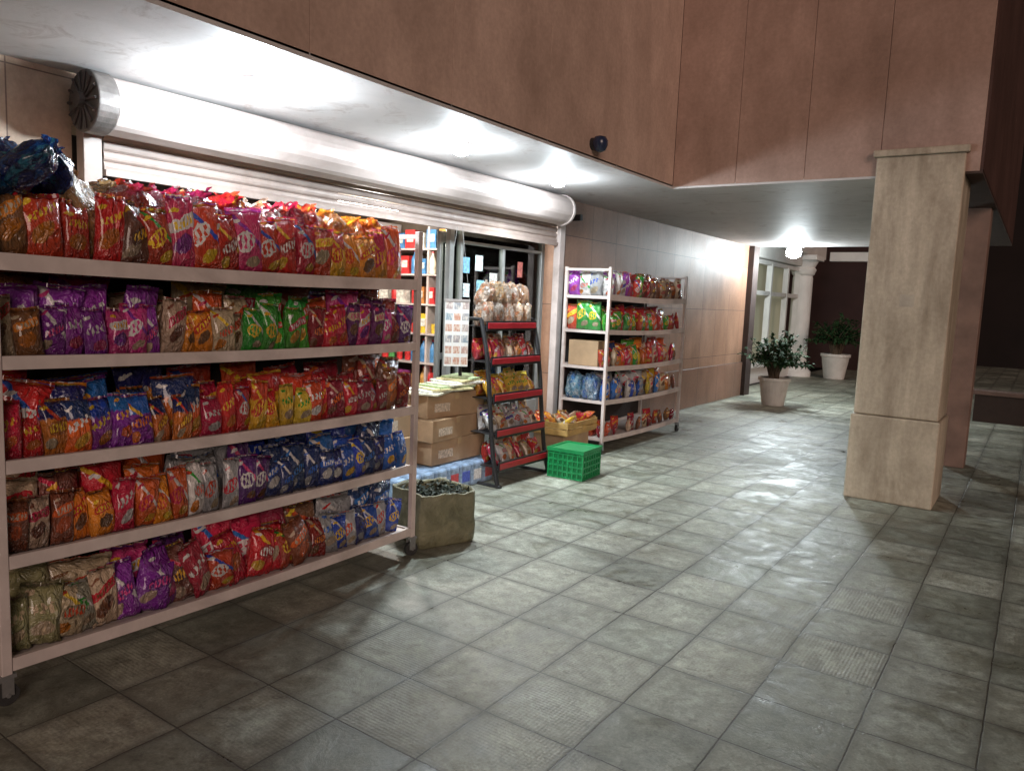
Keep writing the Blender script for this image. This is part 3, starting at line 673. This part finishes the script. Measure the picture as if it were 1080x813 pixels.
for x in(-.195,.195):
    for y in(-.305,.305): MB().box(x-.012,x+.012,y-.012,y+.012,.0,.145).obj('corner_post',M_wood,t)
i=0
for y in(6.36,6.46,6.56,6.66,6.76,6.86):
    for x in(-3.82,-3.98):
        bag(['yel','org','crm','redw','yelr','org','crm','yel','org','crm','yelr','brn'][i],(x,y,.36),f'@ packet lying in the shallow wooden crate, {ORD[i]} counted from its near end','packets in the wooden crate',rz=R.uniform(0,6),rx=-.95,s=.8);i+=1
# olive wrapped box
t=thing('wrapped_box','open olive cloth-wrapped box slumped beside the near rack wheel','box',(-3.2,3.76,0),(0,0,-.35))
p=MB();n=64;prof=[(.2,.0),(.208,.012),(.212,.06),(.214,.12),(.213,.18),(.212,.24),(.212,.3),(.214,.335),(.212,.345),(.205,.347),(.198,.32),(.192,.2)]
rings=[]
for (r_,z_) in prof:
    ring=[]
    for i in range(n):
        a=2*PI*i/n;ca,sa=math.cos(a),math.sin(a);f=r_*(abs(ca)**14+abs(sa)**14)**(-1/14)
        co=Vector((ca*f,sa*f,z_));w_=min(1,z_*6)
        co+=noise.noise_vector(co*5)*.018*w_+noise.noise_vector(Vector((co.x*16,co.y*16,co.z*8)))*.01*w_
        co.z+=.014*noise.noise(Vector((ca*2.5,sa*2.5,3)))*(z_/.36)
        ring.append(p.bm.verts.new(co))
    rings.append(ring)
for a,b in zip(rings,rings[1:]):
    for i in range(n): j=(i+1)%n;p.bm.faces.new((a[i],a[j],b[j],b[i]))
p.bm.faces.new(rings[0][::-1]);p.bm.faces.new(rings[-1])
k=N('wrapped_cloth');v=k.coord('Object');c=k.ramp(k.noise(v,6,6,.7,1),.35,.7,(.12,.12,.07),(.27,.26,.16));k.base(c);k.rough(.4)
k.bump(k.noise(v,10,5,.7,2.5),.8,.02)
p.obj('box_wall',k.m,t,smooth=True)
p=MB()
for i in range(500):
    a=Vector((R.uniform(-.17,.17),R.uniform(-.17,.17),.25+R.random()*.09))
    d=Vector((R.uniform(-1,1),R.uniform(-1,1),R.uniform(-.3,.7))).normalized();L_=R.uniform(.03,.06)
    sd=d.cross(Vector((R.uniform(-1,1),R.uniform(-1,1),1))).normalized()*L_*.25
    vs=[p.bm.verts.new(q) for q in(a,a+d*L_*.5+sd,a+d*L_+Vector((0,0,-.01)),a+d*L_*.5-sd)]
    p.bm.faces.new(vs)
p.box(-.17,.17,-.17,.17,.2,.25)
o=p.obj('produce_heap',simple('dark_greens',(.01,.022,.01),.7,0,.6,10),None,(-3.2,3.76,0),(0,0,-.35))
tag(o,'heap of dark green produce filling the open olive box','produce',kind='stuff')
# ------------------------------------------------------------------ shop front glass and door
g=N('thin_glass');tr=g.n('ShaderNodeBsdfTransparent');tr.inputs[0].default_value=(.88,.95,.92,1);gl=g.n('ShaderNodeBsdfGlossy');gl.inputs['Roughness'].default_value=.03
fr=g.n('ShaderNodeFresnel');fr.inputs[0].default_value=1.5;ms=g.n('ShaderNodeMixShader');g.l(g.math('ADD',fr.outputs[0],.04),ms.inputs[0]);g.l(tr.outputs[0],ms.inputs[1]);g.l(gl.outputs[0],ms.inputs[2]);g.l(ms.outputs[0],g.out.inputs[0])
t=thing('shop_window','aluminium framed glass window with small notices behind the tray stand','window',(-4.6,5.5,0))
M_al=simple('aluminium',(.4,.41,.4),.35,.6,.15,8)
p=MB();p.box(-.03,.03,0,.06,0,2.3).box(-.03,.03,.16,.2,0,2.3).box(-.03,.03,1.57,1.63,0,2.3).box(-.028,.028,.2,1.57,.0,.5).box(-.028,.028,.2,1.57,2.1,2.13).box(-.026,.026,.85,.89,.5,2.1)
p.obj('frame',M_al,t,bev=.004)
MB().box(-.003,.003,.2,1.57,.5,2.1).obj('pane',g.m,t)
MB().box(-.003,.003,.06,.16,.02,2.28).obj('side_pane',g.m,t)
MB().box(-.003,.003,.2,1.57,2.13,2.3).obj('top_pane',g.m,t)
for i,(y,z,w,h,c) in enumerate([(.23,1.83,.1,.15,(.15,.35,.5)),(.42,1.86,.12,.15,(.5,.58,.6)),(.24,1.6,.1,.13,(.5,.58,.6)),(.45,1.63,.12,.14,(.2,.4,.5)),(.66,1.75,.13,.1,(.45,.45,.42)),(1.15,1.83,.09,.16,(.4,.12,.1)),(.97,1.5,.16,.14,(.5,.48,.42))]):
    MB().box(.004,.0055,y,y+w,z,z+h).obj('notice',simple('notice_paper',c,.6,0,.7,50,0),t)
t=thing('door_leaf','open aluminium and glass door leaf inside the kiosk doorway','door',(-4.66,5.44,0),(0,0,PI*.55))
p=MB();p.box(0,.05,-.02,.02,.02,2.2).box(.75,.8,-.02,.02,.02,2.2).box(.05,.75,-.02,.02,.02,.2).box(.05,.75,-.02,.02,2.1,2.2).box(.05,.75,-.02,.02,1.0,1.06)
p.obj('frame',M_al,t,bev=.003);MB().box(.05,.75,-.003,.003,.2,2.1).obj('pane',g.m,t)
MB().tube((.7,-.05,.95),(.7,-.05,1.2),.01).obj('handle',M_black,t)
sh2=thing('interior_shelf','white shelving full of groceries along the side wall inside the kiosk','shelf',(-5.0,7.0,0))
for x in(-2.9,-2.0,-1.0,.05): MB().box(x-.015,x+.015,-.18,.4,0,2.5).obj('upright',M_white,sh2)
ZI=[.1,.45,.8,1.15,1.5,1.85,2.15]
for z in ZI: MB().box(-2.9,.05,-.2,.4,z-.02,z).obj('shelf_board',M_white,sh2)
gm=[simple('tin_%d'%i,c,.35,0,.55,22,0) for i,c in enumerate([(.75,.5,.05),(.6,.04,.04),(.7,.68,.6),(.08,.25,.5),(.1,.35,.1),(.5,.2,.06),(.65,.35,.1),(.3,.05,.2)])]
cw=['yellow','red','white','blue','green','brown','orange','purple']
canb=MB().lathe([(.045,0),(.047,.004),(.045,.01),(.045,.12),(.047,.125)],n=16).mesh('can_mesh',False);canb.materials.append(None)
canl=MB().lathe([(.044,.1255),(.044,.13),(.038,.128)],n=16).mesh('lid_mesh');canl.materials.append(M_grey)
botb=MB().lathe([(.04,0),(.042,.01),(.042,.15),(.03,.19),(.014,.215),(.014,.24)],n=14).mesh('bottle_mesh',True);botb.materials.append(None)
botc=MB().lathe([(.017,.2405),(.017,.262)],n=12).mesh('cap_mesh');botc.materials.append(M_redp)
pkb=MB().box(-.06,.06,-.05,.05,0,.2).mesh('packet_mesh');pkb.materials.append(None)
pkf=MB().box(-.04,.04,-.0525,-.0508,.07,.15).mesh('packet_label_mesh');pkf.materials.append(gm[2])
SL=['lowest','second','third','fourth','fifth','sixth','top']
for si,z in enumerate(ZI):
    x=-2.8;i=0
    while x<.0:
        kind=R.choice([['packet'],['packet','bottle'],['bottle'],['can','can','packet'],['packet','bottle'],['bottle','packet','can'],['packet']][si])
        ci=R.choice([[0,2,5,3],[1,2,6,7],[3,4,2,1],[0,0,1,6],[1,2,3,5],[0,1,4,2,3],[2,3,6,1]][si])
        bm_,cm,nm,pn=dict(can=(canb,canl,'tin_can','lid'),bottle=(botb,botc,'bottle','cap'),packet=(pkb,pkf,'grocery_packet','front_label'))[kind]
        o=bpy.data.objects.new(nm,bm_);col.objects.link(o);setmat(o,gm[ci]);o.location=(-5.0+x,6.9+R.uniform(-.03,.03),z+.001);o.rotation_euler=(0,0,R.uniform(-.25,.25));sc=R.uniform(.9,1.2);o.scale=(sc,sc,sc)
        q=bpy.data.objects.new(pn,cm);col.objects.link(q);q.parent=o
        tag(o,f'{cw[ci]} {nm.replace("_"," ")}, {ORD[i]} from left on the {SL[si]} shelf inside the kiosk',nm.replace('_',' '),'groceries inside the kiosk')
        i+=1;x+=dict(can=.125,bottle=.12,packet=.155)[kind]+R.uniform(0,.02)
t=thing('drinks_fridge','tall red fridge seen inside the kiosk beyond the doorway','fridge',(-7.2,6.0,0))
MB().box(-.35,.35,-.35,.35,.05,1.9).obj('cabinet',M_redp,t,bev=.02);MB().box(.352,.37,-.3,.3,.3,1.75).obj('door',M_black,t,bev=.01)
# ------------------------------------------------------------------ plants
M_pot=simple('white_plastic_pot',(.5,.47,.43),.5,0,.15,5,.1,dirt=(.3,.26,.22))
M_soil=simple('soil',(.03,.02,.015),.9)
k=N('leaf_green');v=k.coord('Object');k.base(k.ramp(k.noise(v,5,3),.3,.7,(.01,.028,.01),(.028,.065,.024)));k.rough(.65);k.b.inputs['Specular IOR Level'].default_value=.1;M_leaf=k.m
M_stem=simple('woody_stem',(.09,.06,.035),.8)
def plant(loc,s,label,n,seed):
    rr=random.Random(seed)
    t=thing('potted_plant',label,'potted plant',loc,group='shrubs in white pots')
    t.scale=(s,s,s)
    MB().lathe([(.15,0),(.16,.01),(.215,.37),(.235,.375),(.235,.42),(.21,.42),(.2,.36)],n=28).obj('pot',M_pot,t,smooth=False)
    MB().lathe([(.2,.362),(.05,.375)],n=20).obj('soil',M_soil,t)
    st=MB();lf=MB()
    for i in range(n):
        a=rr.uniform(0,2*PI);el=rr.uniform(-.2,1.5);ln=rr.uniform(.2,.42)
        base=Vector((rr.uniform(-.05,.05),rr.uniform(-.05,.05),.36));d=Vector((math.cos(a)*math.cos(el),math.sin(a)*math.cos(el),math.sin(el)*1.05))
        mid=base+Vector((d.x*.1,d.y*.1,.28));tip=mid+d*ln
        st.tube(base,mid,.009,.007,6);st.tube(mid,tip,.007,.003,5)
        for q in range(20):
            f=rr.uniform(.1,1.1);pp_=mid.lerp(tip,f)
            ld=(d*.5+Vector((rr.uniform(-1,1),rr.uniform(-1,1),rr.uniform(-.5,.9)))).normalized();L=rr.uniform(.06,.11);W=L*rr.uniform(.4,.6)
            sd=ld.cross(Vector((rr.uniform(-.3,.3),rr.uniform(-.3,.3),1))).normalized()*W/2;nr=Vector((0,0,-.012))
            vs=[lf.bm.verts.new(c) for c in(pp_,pp_+ld*L*.4+sd,pp_+ld*L+nr*2,pp_+ld*L*.4-sd,pp_+ld*L*.45-nr*.5)]
            lf.bm.faces.new((vs[0],vs[1],vs[4]));lf.bm.faces.new((vs[1],vs[2],vs[4]));lf.bm.faces.new((vs[2],vs[3],vs[4]));lf.bm.faces.new((vs[3],vs[0],vs[4]))
    st.obj('stem',M_stem,t);lf.obj('foliage',M_leaf,t)
plant((-3.6,12.95,0),1.12,'leafy shrub in a white pot standing alone in the arcade',90,3)
plant((-4.0,19.4,0),1.45,'larger shrub in a white pot at the far end by the round column',70,9)
# ------------------------------------------------------------------ world, camera
w=bpy.data.worlds.new('World');scn.world=w;w.use_nodes=True
w.node_tree.nodes['Background'].inputs[0].default_value=(.4,.27,.22,1);w.node_tree.nodes['Background'].inputs[1].default_value=.04
s=light('SUN','street_glow',(5,-5,8),1.25,(1,.76,.65),angle=math.radians(25))
s.rotation_euler=Vector((-.7,.6,-.29)).to_track_quat('-Z','Y').to_euler()
cam=bpy.data.cameras.new('camera');co=bpy.data.objects.new('camera',cam);col.objects.link(co);scn.camera=co
cam.sensor_width=36;cam.lens=36*798/1080;cam.clip_end=800
X=Vector((1155,-139,798)).normalized();Y=Vector((560,68,-798)).normalized();Z=X.cross(Y).normalized();Y=Z.cross(X)
m=Matrix((X,Y,Z)).to_4x4();m.translation=Vector((0,0,1.6));co.matrix_world=m
scn.view_settings.view_transform='Standard';scn.view_settings.look='None';scn.view_settings.exposure=0
